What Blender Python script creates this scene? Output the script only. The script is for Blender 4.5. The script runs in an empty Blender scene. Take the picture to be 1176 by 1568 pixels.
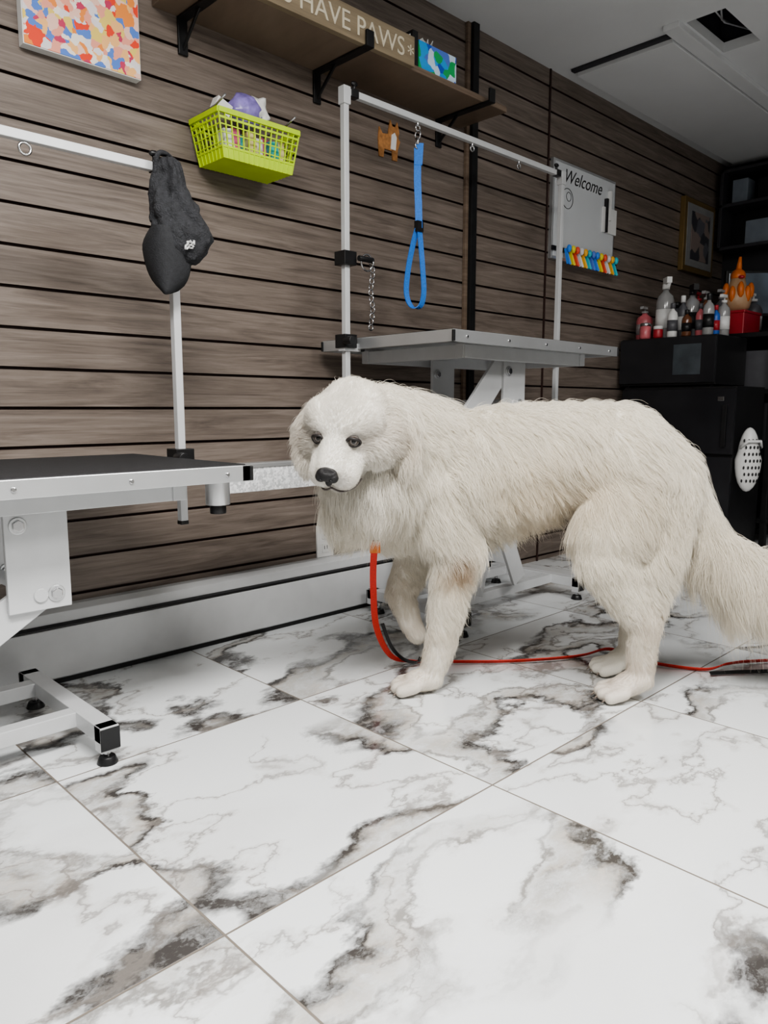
import bpy, bmesh, math, random
import numpy as np
from mathutils import Vector, Matrix, noise, kdtree
random.seed(3); rng=np.random.default_rng(5)
D=bpy.data
SC=bpy.context.scene
COL=SC.collection

# ------------------------------------------------------------------ materials
def nn(nt,t,**kw):
    n=nt.nodes.new(t)
    for k,v in kw.items():
        if k.startswith('_'): setattr(n,k[1:],v)
        else:
            key=k.replace('__',' ')
            n.inputs[key].default_value=v
    return n
def newmat(name):
    m=D.materials.new(name); m.use_nodes=True
    nt=m.node_tree; b=nt.nodes['Principled BSDF']
    return m,nt,b
def M(name,col,rough=.5,metal=0.,var=.08,scale=20.,bump=0.,emit=None,es=0,alpha=1,trans=0,bscale=None):
    m,nt,b=newmat(name)
    b.inputs['Roughness'].default_value=rough; b.inputs['Metallic'].default_value=metal
    tc=nn(nt,'ShaderNodeTexCoord'); nz=nn(nt,'ShaderNodeTexNoise',Scale=scale,Detail=4.)
    nt.links.new(tc.outputs['Object'],nz.inputs['Vector'])
    cr=nn(nt,'ShaderNodeValToRGB')
    c0=[max(0,c*(1-var)) for c in col]; c1=[min(1,c*(1+var)) for c in col]
    cr.color_ramp.elements[0].position=.3; cr.color_ramp.elements[1].position=.7
    cr.color_ramp.elements[0].color=(*c0,1); cr.color_ramp.elements[1].color=(*c1,1)
    nt.links.new(nz.outputs['Fac'],cr.inputs['Fac']); nt.links.new(cr.outputs['Color'],b.inputs['Base Color'])
    if bump:
        n2=nn(nt,'ShaderNodeTexNoise',Scale=bscale or scale*4,Detail=5.)
        nt.links.new(tc.outputs['Object'],n2.inputs['Vector'])
        bp=nn(nt,'ShaderNodeBump',Strength=bump,Distance=.01)
        nt.links.new(n2.outputs['Fac'],bp.inputs['Height']); nt.links.new(bp.outputs['Normal'],b.inputs['Normal'])
    if emit: b.inputs['Emission Color'].default_value=(*emit,1); b.inputs['Emission Strength'].default_value=es
    if trans: b.inputs['Transmission Weight'].default_value=trans
    return m
def mth(nt,op,a,b=None,c=None,clamp=False):
    n=nt.nodes.new('ShaderNodeMath'); n.operation=op; n.use_clamp=clamp
    for i,v in enumerate((a,b,c)):
        if v is None: continue
        if isinstance(v,(int,float)): n.inputs[i].default_value=v
        else: nt.links.new(v,n.inputs[i])
    return n.outputs[0]
def mrange(nt,v,a,b,c,d):
    n=nt.nodes.new('ShaderNodeMapRange'); n.inputs[1].default_value=a;n.inputs[2].default_value=b;n.inputs[3].default_value=c;n.inputs[4].default_value=d
    nt.links.new(v,n.inputs[0]); return n.outputs[0]
def mixc(nt,f,a,b):
    n=nt.nodes.new('ShaderNodeMix'); n.data_type='RGBA'
    if isinstance(f,(int,float)): n.inputs[0].default_value=f
    else: nt.links.new(f,n.inputs[0])
    for i,v in ((6,a),(7,b)):
        if isinstance(v,tuple): n.inputs[i].default_value=(*v,1)
        else: nt.links.new(v,n.inputs[i])
    return n.outputs[2]

def wood_mat(name,dark,mid,light,grain=1.0,rough=.5):
    m,nt,b=newmat(name); b.inputs['Roughness'].default_value=rough
    tc=nn(nt,'ShaderNodeTexCoord'); sep=nn(nt,'ShaderNodeSeparateXYZ'); nt.links.new(tc.outputs['Object'],sep.inputs[0])
    k=mth(nt,'FLOOR',mth(nt,'DIVIDE',mth(nt,'SUBTRACT',sep.outputs['Z'],.735),.1016))
    off=mth(nt,'MULTIPLY',k,3.71)
    cb=nn(nt,'ShaderNodeCombineXYZ')
    nt.links.new(mth(nt,'ADD',mth(nt,'MULTIPLY',sep.outputs['X'],1.9*grain),off),cb.inputs['X'])
    nt.links.new(sep.outputs['Y'],cb.inputs['Y'])
    nt.links.new(mth(nt,'MULTIPLY',sep.outputs['Z'],26*grain),cb.inputs['Z'])
    n1=nn(nt,'ShaderNodeTexNoise',Scale=1.,Detail=7.,Roughness=.58,Distortion=2.0); nt.links.new(cb.outputs[0],n1.inputs['Vector'])
    cb2=nn(nt,'ShaderNodeCombineXYZ')
    nt.links.new(mth(nt,'ADD',mth(nt,'MULTIPLY',sep.outputs['X'],7*grain),off),cb2.inputs['X'])
    nt.links.new(mth(nt,'MULTIPLY',sep.outputs['Z'],210*grain),cb2.inputs['Z'])
    n2=nn(nt,'ShaderNodeTexNoise',Scale=1.,Detail=4.,Roughness=.7,Distortion=.6); nt.links.new(cb2.outputs[0],n2.inputs['Vector'])
    f=mth(nt,'ADD',mth(nt,'MULTIPLY',n1.outputs['Fac'],.62),mth(nt,'MULTIPLY',n2.outputs['Fac'],.38))
    cr=nn(nt,'ShaderNodeValToRGB'); nt.links.new(f,cr.inputs['Fac'])
    e=cr.color_ramp.elements; e[0].position=.33; e[0].color=(*dark,1); e[1].position=.68; e[1].color=(*light,1)
    x=e.new(.5); x.color=(*mid,1)
    nt.links.new(cr.outputs['Color'],b.inputs['Base Color'])
    bp=nn(nt,'ShaderNodeBump',Strength=.12,Distance=.003); nt.links.new(f,bp.inputs['Height']); nt.links.new(bp.outputs['Normal'],b.inputs['Normal'])
    return m

def marble_mat():
    m,nt,b=newmat('marble_tile')
    T=.61
    tc=nn(nt,'ShaderNodeTexCoord'); sep=nn(nt,'ShaderNodeSeparateXYZ'); nt.links.new(tc.outputs['Object'],sep.inputs[0])
    gx=mth(nt,'DIVIDE',mth(nt,'SUBTRACT',sep.outputs['X'],.512),T); gy=mth(nt,'DIVIDE',mth(nt,'SUBTRACT',sep.outputs['Y'],.848),T)
    ix=mth(nt,'FLOOR',gx); iy=mth(nt,'FLOOR',gy)
    fx=mth(nt,'SUBTRACT',gx,ix); fy=mth(nt,'SUBTRACT',gy,iy)
    ex=mth(nt,'MINIMUM',fx,mth(nt,'SUBTRACT',1.,fx)); ey=mth(nt,'MINIMUM',fy,mth(nt,'SUBTRACT',1.,fy))
    e=mth(nt,'MINIMUM',ex,ey); grout=mrange(nt,e,.0022,.0036,1.,0.)
    cb=nn(nt,'ShaderNodeCombineXYZ'); nt.links.new(ix,cb.inputs[0]); nt.links.new(iy,cb.inputs[1])
    wn=nn(nt,'ShaderNodeTexWhiteNoise'); nt.links.new(cb.outputs[0],wn.inputs['Vector'])
    sc=nn(nt,'ShaderNodeVectorMath',_operation='SCALE'); nt.links.new(wn.outputs['Color'],sc.inputs[0]); sc.inputs['Scale'].default_value=31.
    mp=nn(nt,'ShaderNodeMapping'); mp.inputs['Rotation'].default_value=(0,0,math.radians(-62)); mp.inputs['Scale'].default_value=(.72,1.15,1)
    nt.links.new(tc.outputs['Object'],mp.inputs['Vector'])
    ad=nn(nt,'ShaderNodeVectorMath',_operation='ADD'); nt.links.new(mp.outputs[0],ad.inputs[0]); nt.links.new(sc.outputs[0],ad.inputs[1])
    w=nn(nt,'ShaderNodeTexNoise',Scale=2.3,Detail=7.,Roughness=.62); nt.links.new(ad.outputs[0],w.inputs['Vector'])
    w1=nn(nt,'ShaderNodeVectorMath',_operation='SUBTRACT'); nt.links.new(w.outputs['Color'],w1.inputs[0]); w1.inputs[1].default_value=(.5,.5,.5)
    w2=nn(nt,'ShaderNodeVectorMath',_operation='SCALE'); nt.links.new(w1.outputs[0],w2.inputs[0]); w2.inputs['Scale'].default_value=.42
    w3=nn(nt,'ShaderNodeVectorMath',_operation='ADD'); nt.links.new(ad.outputs[0],w3.inputs[0]); nt.links.new(w2.outputs[0],w3.inputs[1])
    def nz(scale,detail):
        n=nn(nt,'ShaderNodeTexNoise',Scale=scale,Detail=detail,Roughness=.45); nt.links.new(w3.outputs[0],n.inputs['Vector']); return n.outputs['Fac']
    def line(f,c,w): return mrange(nt,mth(nt,'ABSOLUTE',mth(nt,'SUBTRACT',f,c)),w*.2,w,1.,0.)
    mk=nn(nt,'ShaderNodeTexNoise',Scale=2.0,Detail=2.); nt.links.new(ad.outputs[0],mk.inputs['Vector'])
    mask=mrange(nt,mk.outputs['Fac'],.37,.46,0.,1.)
    sp=nn(nt,'ShaderNodeTexNoise',Scale=20.,Detail=8.,Roughness=.7); nt.links.new(w3.outputs[0],sp.inputs['Vector'])
    spk=mrange(nt,sp.outputs['Fac'],.34,.54,.3,1.)
    f1=nz(1.9,2.5); f2=nz(3.4,3.)
    fill=mth(nt,'MULTIPLY',mrange(nt,f1,.494,.503,0.,1.),mrange(nt,f1,.52,.59,1.,0.))
    soft=nz(1.5,3.)
    base=mixc(nt,mrange(nt,soft,.52,.72,0.,.6),(.77,.79,.80),(.54,.535,.525))
    tone=mixc(nt,mrange(nt,sp.outputs['Fac'],.38,.62,0.,1.),(.20,.195,.185),(.44,.40,.35))
    mult=lambda a,b_: mth(nt,'MULTIPLY',a,b_)
    c=mixc(nt,mult(mult(fill,mask),mult(spk,.85)),base,tone)
    c=mixc(nt,mult(mult(line(f1,.497,.024),mask),mth(nt,'ADD',mult(spk,.6),.40)),c,(.06,.055,.052))
    c=mixc(nt,mult(mult(line(f1,.562,.013),mask),mult(spk,.7)),c,(.13,.118,.105))
    c=mixc(nt,mult(mult(line(f2,.5,.030),mask),mult(spk,.40)),c,(.36,.33,.30))
    c=mixc(nt,mult(mult(line(f2,.5,.009),mask),.50),c,(.15,.135,.125))
    c=mixc(nt,grout,c,(.18,.155,.13))
    nt.links.new(c,b.inputs['Base Color'])
    nt.links.new(mrange(nt,grout,0,1,.13,.8),b.inputs['Roughness'])
    bp=nn(nt,'ShaderNodeBump',Strength=.6,Distance=.002); nt.links.new(mth(nt,'SUBTRACT',1.,grout),bp.inputs['Height']); nt.links.new(bp.outputs['Normal'],b.inputs['Normal'])
    return m

def blotch_mat(name,cols,scale,rough=.5,stretch=(1,1,1),warp=.9):
    m,nt,b=newmat(name); b.inputs['Roughness'].default_value=rough
    tc=nn(nt,'ShaderNodeTexCoord'); mp=nn(nt,'ShaderNodeMapping'); mp.inputs['Scale'].default_value=stretch
    nt.links.new(tc.outputs['Object'],mp.inputs['Vector'])
    nz=nn(nt,'ShaderNodeTexNoise',Scale=scale*.6,Detail=3.); nt.links.new(mp.outputs[0],nz.inputs['Vector'])
    ad=nn(nt,'ShaderNodeVectorMath',_operation='MULTIPLY_ADD'); nt.links.new(nz.outputs['Color'],ad.inputs[0]); ad.inputs[1].default_value=(warp/scale,)*3; nt.links.new(mp.outputs[0],ad.inputs[2])
    v=nn(nt,'ShaderNodeTexVoronoi',Scale=scale); nt.links.new(ad.outputs[0],v.inputs['Vector'])
    s=nn(nt,'ShaderNodeSeparateColor'); nt.links.new(v.outputs['Color'],s.inputs[0])
    cr=nn(nt,'ShaderNodeValToRGB'); cr.color_ramp.interpolation='CONSTANT'
    e=cr.color_ramp.elements; e[0].color=(*cols[0],1); e[1].color=(*cols[1],1); e[1].position=1/len(cols)
    for i,c in enumerate(cols[2:],2):
        x=e.new(i/len(cols)); x.color=(*c,1)
    nt.links.new(s.outputs[0],cr.inputs['Fac']); nt.links.new(cr.outputs['Color'],b.inputs['Base Color'])
    return m

WHITE_METAL=M('white_powdercoat',(.58,.59,.60),.35,.1,.03)
ALU=M('aluminium',(.60,.61,.62),.3,.7,.05,8)
STEEL=M('steel',(.55,.55,.56),.2,1.,.05)
BLACKP=M('black_plastic',(.012,.012,.013),.35,0,.2)
BLACKM=M('black_metal',(.015,.015,.016),.45,.3,.2)
RUBBER=M('rubber_mat',(.02,.02,.022),.7,0,.25,60,.3)
SHELFWOOD=wood_mat('shelf_wood',(.10,.07,.05),(.165,.12,.087),(.23,.175,.13),.6)
SLAT=wood_mat('slat_wood',(.092,.072,.060),(.168,.136,.114),(.248,.208,.180))
GROOVE=M('groove_brown',(.035,.015,.012),.6,0,.2)
CEIL=M('ceiling_paint',(.64,.65,.66),.8,0,.03,3,.1)
PAINT=M('wall_paint',(.55,.54,.52),.8,0,.03,3,.1)
DARKW=M('dark_paint',(.035,.035,.04),.6,0,.1,3)
RED=M('red_webbing',(.58,.025,.014),.6,0,.12,200,.3)
BLUE=M('blue_webbing',(.04,.20,.66),.5,0,.1,200,.3)
WPLAST=M('white_plastic',(.75,.75,.74),.35,0,.02)
GREENP=M('lime_plastic',(.50,.70,.03),.35,0,.05)

# ------------------------------------------------------------------ builder
class B:
    def __init__(s,name,mats,bevel=0,seg=2):
        s.name=name; s.mats=mats; s.bm=bmesh.new(); s.bevel=bevel; s.seg=seg
    def _t(s,verts,mi,smooth):
        fs={f for v in verts for f in v.link_faces}
        for f in fs: f.material_index=mi; f.smooth=smooth
    def box(s,c,size,mi=0,rot=None):
        mt=Matrix.Translation(c)@(rot.to_4x4() if rot is not None else Matrix())@Matrix.Diagonal((*size,1))
        r=bmesh.ops.create_cube(s.bm,size=1,matrix=mt); s._t(r['verts'],mi,False)
    def bx(s,x0,x1,y0,y1,z0,z1,mi=0):
        s.box(((x0+x1)/2,(y0+y1)/2,(z0+z1)/2),(abs(x1-x0),abs(y1-y0),abs(z1-z0)),mi)
    def beam(s,p1,p2,w,h,mi=0,up=(0,0,1)):
        p1=Vector(p1);p2=Vector(p2);d=(p2-p1);L=d.length;x=d.normalized();u=Vector(up)
        y=u.cross(x).normalized(); z=x.cross(y)
        R=Matrix((x,y,z)).transposed()
        s.box((p1+p2)/2,(L,w,h),mi,R)
    def cyl(s,p1,p2,r1,r2=None,mi=0,seg=16):
        p1=Vector(p1);p2=Vector(p2);d=p2-p1
        q=Vector((0,0,1)).rotation_difference(d.normalized()).to_matrix().to_4x4()
        r=bmesh.ops.create_cone(s.bm,cap_ends=True,segments=seg,radius1=r1,radius2=r1 if r2 is None else r2,depth=d.length,matrix=Matrix.Translation((p1+p2)/2)@q)
        s._t(r['verts'],mi,True)
        for v in r['verts']:
            for f in v.link_faces:
                if len(f.verts)>4: f.smooth=False
    def sph(s,c,r,mi=0,rot=None,sub=3):
        if isinstance(r,(int,float)): r=(r,r,r)
        mt=Matrix.Translation(c)@(rot.to_4x4() if rot is not None else Matrix())@Matrix.Diagonal((*r,1))
        k=bmesh.ops.create_icosphere(s.bm,subdivisions=sub,radius=1,matrix=mt); s._t(k['verts'],mi,True); return k['verts']
    def tube(s,pts,r,mi=0,seg=8,closed=False):
        pts=[Vector(p) for p in pts]; n=len(pts); rings=[]; prev=None
        for i,p in enumerate(pts):
            if closed: t=(pts[(i+1)%n]-pts[i-1]).normalized()
            else: t=(pts[min(i+1,n-1)]-pts[max(i-1,0)]).normalized()
            a=prev if prev is not None else (Vector((0,0,1)) if abs(t.z)<.9 else Vector((1,0,0)))
            a=(a-t*a.dot(t)).normalized(); prev=a; b=t.cross(a)
            rr=r[i] if isinstance(r,(list,tuple)) else r
            rings.append([s.bm.verts.new(p+rr*(math.cos(2*math.pi*k/seg)*a+math.sin(2*math.pi*k/seg)*b)) for k in range(seg)])
        for i in range(n if closed else n-1):
            A=rings[i];C=rings[(i+1)%n]
            for k in range(seg):
                f=s.bm.faces.new((A[k],A[(k+1)%seg],C[(k+1)%seg],C[k])); f.material_index=mi; f.smooth=True
        if not closed:
            for R in (rings[0],rings[-1]):
                f=s.bm.faces.new(R); f.material_index=mi
    def tor(s,c,R,r,ax=(0,1,0),mi=0,n=20,seg=8,sx=1.):
        q=Vector((0,0,1)).rotation_difference(Vector(ax)).to_matrix()
        s.tube([Vector(c)+q@Vector((R*math.cos(2*math.pi*i/n)*sx,R*math.sin(2*math.pi*i/n),0)) for i in range(n)],r,mi,seg,True)
    def ribbon(s,pts,wd,w,th,mi=0):
        pts=[Vector(p) for p in pts]; n=len(pts); rings=[]
        for i,p in enumerate(pts):
            t=(pts[min(i+1,n-1)]-pts[max(i-1,0)]).normalized()
            a=Vector(wd[i]); a=(a-t*a.dot(t)).normalized(); b=t.cross(a)
            rings.append([s.bm.verts.new(p+a*x*w/2+b*y*th/2) for x,y in ((-1,-1),(1,-1),(1,1),(-1,1))])
        for i in range(n-1):
            for k in range(4):
                f=s.bm.faces.new((rings[i][k],rings[i][(k+1)%4],rings[i+1][(k+1)%4],rings[i+1][k])); f.material_index=mi
        s.bm.faces.new(rings[0]).material_index=mi; s.bm.faces.new(rings[-1]).material_index=mi
    def lathe(s,c,prof,mi=0,seg=24):
        c=Vector(c); rings=[]
        for r,z in prof:
            rings.append([s.bm.verts.new(c+Vector((r*math.cos(2*math.pi*k/seg),r*math.sin(2*math.pi*k/seg),z))) for k in range(seg)])
        for i in range(len(rings)-1):
            for k in range(seg):
                f=s.bm.faces.new((rings[i][k],rings[i][(k+1)%seg],rings[i+1][(k+1)%seg],rings[i+1][k])); f.material_index=mi; f.smooth=True
        s.bm.faces.new(rings[0]).material_index=mi; s.bm.faces.new(rings[-1]).material_index=mi
    def extr(s,prof,x0,x1,mi=0,mis=None,closed=True):
        A=[s.bm.verts.new((x0,y,z)) for y,z in prof];C=[s.bm.verts.new((x1,y,z)) for y,z in prof]; n=len(prof)
        for i in range(n if closed else n-1):
            f=s.bm.faces.new((A[i],A[(i+1)%n],C[(i+1)%n],C[i])); f.material_index=mis[i] if mis else mi
        if closed:
            s.bm.faces.new(A).material_index=mi; s.bm.faces.new(C).material_index=mi
    def done(s,parent=None,loc=None):
        bmesh.ops.recalc_face_normals(s.bm,faces=s.bm.faces)
        me=D.meshes.new(s.name); s.bm.to_mesh(me); s.bm.free()
        for m in s.mats: me.materials.append(m)
        o=D.objects.new(s.name,me); COL.objects.link(o)
        if s.bevel:
            md=o.modifiers.new('bevel','BEVEL'); md.width=s.bevel; md.segments=s.seg; md.limit_method='ANGLE'; md.angle_limit=math.radians(50)
        if parent: o.parent=parent
        return o
def catmull(pts,k=8):
    P=[Vector(p) for p in pts]; out=[]
    for i in range(len(P)-1):
        a=P[max(i-1,0)];b=P[i];c=P[i+1];d=P[min(i+2,len(P)-1)]
        for j in range(k):
            t=j/k
            out.append(.5*((2*b)+(c-a)*t+(2*a-5*b+4*c-d)*t*t+(3*b-a-3*c+d)*t**3))
    out.append(P[-1]); return out
def text(name,body,loc,size,mat,parent,align='LEFT',ext=.001,shear=0):
    cu=D.curves.new(name,'FONT'); cu.body=body; cu.size=size; cu.extrude=ext; cu.align_x=align; cu.shear=shear
    o=D.objects.new(name,cu); COL.objects.link(o); o.location=loc; o.rotation_euler=(math.pi/2,0,0); cu.materials.append(mat); o.parent=parent
    return o

# ------------------------------------------------------------------ room
X0,X1,Y0,Y1,ZC=-2.6,5.0,-2.6,2.05,2.23
b=B('floor',[marble_mat()]); b.bx(X0,X1,Y0,Y1+.02,-.05,0); b.done()
b=B('wall_back',[SLAT,GROOVE])
z=.735-.1016*8
zz=[]
while z<ZC:
    zz.append(z); z+=.1016
g=.0042
prof=[(Y1,-.0)];mis=[0]
for z in zz:
    if z-g<=0.01: continue
    if z+g>ZC: break
    prof+= [(Y1,z-g),(Y1+.012,z-g+.001),(Y1+.012,z+g-.001),(Y1,z+g)]; mis+=[1,1,1,0]
prof+=[(Y1,ZC)];
b.extr(prof,X0,X1,mis=mis,closed=False)
b.bx(X0,X1,Y1+.03,Y1+.06,0,ZC,1)
b.done()
b=B('ceiling',[CEIL,DARKW,ALU])
hx0,hx1,hy0,hy1=3.06,3.42,1.30,1.45
b.bx(X0,hx0,Y0,Y1+.06,ZC,ZC+.04); b.bx(hx1,X1,Y0,Y1+.06,ZC,ZC+.04)
b.bx(hx0,hx1,Y0,hy0,ZC,ZC+.04); b.bx(hx0,hx1,hy1,Y1+.06,ZC,ZC+.04)
b.bx(hx0-.05,hx1+.05,hy0-.05,hy1+.05,ZC+.25,ZC+.27,1)
b.bx(hx0-.05,hx0-.03,hy0-.05,hy1+.05,ZC+.04,ZC+.25,1);b.bx(hx1+.03,hx1+.05,hy0-.05,hy1+.05,ZC+.04,ZC+.25,1)
b.bx(hx0-.05,hx1+.05,hy0-.05,hy0-.03,ZC+.04,ZC+.25,1);b.bx(hx0-.05,hx1+.05,hy1+.03,hy1+.05,ZC+.04,ZC+.25,1)
b.tube([(hx0+.02,1.33,ZC+.06),(3.2,1.37,ZC+.03),(3.38,1.40,ZC+.08)],.004,2); b.tube([(hx0+.02,1.40,ZC+.09),(3.25,1.38,ZC+.04),(3.40,1.34,ZC+.05)],.004,2)
b.done()
b=B('ceiling_panel',[CEIL,DARKW],.002)
b.bx(3.12,4.9,1.53,1.97,ZC-.028,ZC-.006,0); b.bx(3.09,3.12,1.50,1.985,ZC-.012,ZC-.0,1); b.bx(3.12,4.9,1.54,1.96,ZC-.008,ZC,1)
b.bx(3.02,4.95,1.46,1.525,ZC-.022,ZC,0)
b.done()
b=B('wall_right',[DARKW]); b.bx(X1,X1+.05,Y0,Y1+.06,0,ZC); b.done()
b=B('wall_left',[PAINT]); b.bx(X0-.05,X0,Y0,Y1+.06,0,ZC); b.done()
b=B('wall_front',[PAINT]); b.bx(X0,X1,Y0-.05,Y0,0,ZC); b.done()

b=B('baseboard_heater',[WHITE_METAL,BLACKP],.0015)
b.extr([(Y1,.018),(1.99,.018),(1.985,.022),(1.985,.155),(1.998,.160),(1.998,.172),(2.0,.195),(2.02,.207),(Y1,.207)],X0,2.75)
b.extr([(1.9835,.158),(1.9975,.163),(1.9975,.168),(1.9835,.163)],X0,2.75,1)
b.bx(X0,2.75,2.0,2.045,.0,.018,1)
b.bx(2.74,2.77,1.982,2.05,.0,.209,0)
b.done()

# ------------------------------------------------------------------ grooming tables
def table(name,x0,x1,y0,y1,zt,bx0,bx1,by0,by1,lean):
    b=B(name,[ALU,RUBBER,WHITE_METAL,BLACKP,STEEL],.003)
    b.bx(x0+.008,x1-.008,y0+.008,y1-.008,zt-.012,zt+.002,1)
    for (a,c,d,e) in ((x0,x1,y0,y0+.022),(x0,x1,y1-.022,y1),(x0,x0+.022,y0,y1),(x1-.022,x1,y0,y1)):
        b.bx(a,c,d,e,zt-.035,zt,0)
    b.bx(x0+.022,x1-.022,y0+.022,y1-.022,zt-.022,zt-.012,2)
    for cx in (x0,x1):
        for cy in (y0,y1):
            b.bx(cx-.004,cx+.004,cy-.004,cy+.004,zt-.034,zt-.002,3)
    for cy in (y0+.08,y1-.08): b.bx(x0+.12,x1-.12,cy-.015,cy+.015,zt-.072,zt-.03,2)
    for cx in (x0+.14,x1-.14): b.bx(cx-.015,cx+.015,y0+.06,y1-.06,zt-.072,zt-.032,2)
    for k in range(5):
        cx=x0+.06+(x1-x0-.12)*k/4
        b.cyl((cx,y0-.003,zt-.018),(cx,y0+.001,zt-.018),.005,mi=4,seg=10)
    zb=.085
    for cx in (bx0,bx1): b.bx(cx-.02,cx+.02,by0-.03,by1+.03,zb-.035,zb,2)
    for cy in (by0+.11,by1-.06): b.bx(bx0,bx1,cy-.018,cy+.018,zb-.034,zb-.001,2)
    for cx in (bx0,bx1):
        for cy in (by0,by1):
            b.bx(cx-.02,cx+.02,cy-.031 if cy==by0 else cy-.0,cy+.0 if cy==by0 else cy+.031,.03,zb,2)
            b.cyl((cx,cy-.012,.012),(cx,cy-.012,.04),.007,mi=4)
            b.cyl((cx,cy-.012,0),(cx,cy-.012,.016),.022,.016,mi=3,seg=20)
            b.bx(cx-.021,cx+.021,cy-.0335 if cy==by0 else cy+.0305,cy-.0305 if cy==by0 else cy+.0335,.035,zb-.003,3)
    for cy,o in ((y0+.13,0),(y1-.13,0)):
        px=lean[0]
        b.bx(px-.06,px+.06,cy-.006,cy+.006,lean[2],zt-.05,2)
        b.beam((px,cy+.012,lean[2]+.03),(lean[1],cy+.012,zb+.02),.012,.07,2,up=(0,0,1) )
        for (qx,qz) in ((px-.035,zt-.10),(px+.03,lean[2]+.03)):
            b.cyl((qx,cy-.014,qz),(qx,cy-.005,qz),.012,mi=4,seg=6); b.cyl((qx,cy-.009,qz),(qx,cy-.0055,qz),.017,mi=0,seg=20)
    b.cyl((lean[1],by0+.1,zb+.02),(lean[1],by1-.05,zb+.02),.014,mi=2)
    b.cyl((lean[0],y0+.12,lean[2]+.03),(lean[0],y1-.12,lean[2]+.03),.014,mi=2)
    return b
b=table('grooming_table',-.05,.935,1.38,1.93,.612,-.1,.62,1.48,1.89,(.52,.1,.34))
b.bx(.93,1.13,1.74,1.765,.545,.575,2)
TR=1.74
DIA=blotch_mat('diamond_plate',[(.5,.51,.52),(.72,.73,.74),(.6,.6,.61),(.82,.82,.83)],160,.25)
b.mats.append(DIA)
b.bx(1.08,1.50,TR,TR+.03,.505,.575,5)
b.bx(1.07,1.50,TR-.004,TR+.04,.572,.584,0)
b.cyl((.985,1.60,.50),(.985,1.60,.575),.03,mi=0,seg=20); b.cyl((.985,1.60,.478),(.985,1.60,.50),.02,mi=3)
b.bx(.93,1.0,1.585,1.615,.575,.59,0)
TAB1=b.done()
b=table('grooming_table',1.655,2.58,1.42,2.0,.958,1.83,2.52,1.53,1.92,(2.12,1.95,.72))
b.bx(2.56,2.83,1.825,1.855,.915,.94,2); b.bx(1.60,1.67,1.825,1.855,.915,.94,2)
b.beam((2.12,1.56,.93),(1.90,1.56,.70),.012,.09,2); b.beam((1.90,1.565,.72),(2.2,1.565,.12),.012,.07,2)
TAB2=b.done()

def arm(name,poles,y,zt,zb,xl,clampz,extra=[]):
    b=B(name,[WHITE_METAL,BLACKP,STEEL],.0015)
    w=.0098
    for px in poles:
        b.bx(px-w,px+w,y-w,y+w,zb,zt,0)
        b.bx(px-.014,px+.014,y-.014,y+.014,zt-.04,zt+.012,0)
        b.bx(px-w-.001,px+w+.001,y-w-.001,y+w+.001,zb-.004,zb+.006,1)
        b.bx(px-.025,px+.025,y-.025,y+.025,clampz-.03,clampz+.012,1)
        b.cyl((px-.02,y-.055,clampz-.01),(px-.02,y-.02,clampz-.01),.014,mi=1)
        b.cyl((px+.02,y,clampz-.03),(px+.075,y,clampz-.03),.008,mi=1)
    b.bx(xl,max(poles),y-.009,y+.009,zt-.011,zt+.009,0)
    for px in poles:
        s=1 if px==min(poles) and len(poles)>1 else -1
        b.cyl((px+s*.04,y,zt+.008),(px+s*.04,y,zt+.03),.005,mi=1); b.sph((px+s*.04,y,zt+.03),(.014,.008,.008),1,sub=2)
        b.bx(px+s*.02,px+s*.05,y-.012,y+.012,zt-.013,zt+.012,1)
    return b
b=arm('arm',[.955],1.72,1.30,.445,-.1,.622)
b.tor((.62,1.72,1.275),.012,.003,(0,1,0),2); b.done(TAB1)
b=arm('arm',[1.62,2.82],1.84,1.696,.44,1.62,.955)
b.bx(1.595,1.645,1.815,1.865,1.18,1.222,1); b.cyl((1.64,1.80,1.2),(1.70,1.80,1.2),.009,mi=1)
for hx in (1.947,2.235,2.52):
    b.cyl((hx,1.84,1.70),(hx,1.84,1.672),.004,mi=2); b.tor((hx,1.84,1.668),.010,.0028,(0,1,0),2)
b.done(TAB2)

b=B('grooming_loop',[BLUE,STEEL,BLACKP])
hx=1.947;hy=1.84
b.tor((hx,hy,1.646),.012,.003,(1,0,0),1,sx=1.2); b.cyl((hx,hy,1.636),(hx,hy,1.615),.006,mi=1); b.tor((hx,hy,1.612),.011,.003,(0,1,0),1)
R=Vector((.717,-.697,0))
F=Vector((.697,.717,0))
def lp(s,z,d=0): return Vector((hx,hy,0))+R*s+F*d+Vector((0,0,z))
b.ribbon([lp(0,1.605),lp(.0,1.5),lp(.004,1.42),lp(.006,1.345)],[R]*4,.024,.003)
b.box(lp(.006,1.35),(.03,.016,.035),2)
L=catmull([lp(.006,1.36),lp(-.012,1.30),lp(-.03,1.21),lp(-.036,1.13),lp(-.018,1.085),lp(.012,1.085),lp(.024,1.13),lp(.02,1.21),lp(.012,1.30),lp(.006,1.36)],5)
wd=[(R*.8+F*.7) for _ in L]
b.ribbon(L,wd,.022,.003)
b.ribbon([lp(.006,1.62),lp(.002,1.55)],[R]*2,.028,.006)
b.done()
b=B('chain_noose',[STEEL])
for i in range(12):
    z=1.20-.018*i
    b.tor((1.695+.004*math.sin(i),1.80,z-.01),.009,.0026,(0,1,0) if i%2 else (1,0,0),0,n=12,seg=6)
b.tor((1.675,1.80,1.19),.025,.003,(0,1,0),0)
b.done()

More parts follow.
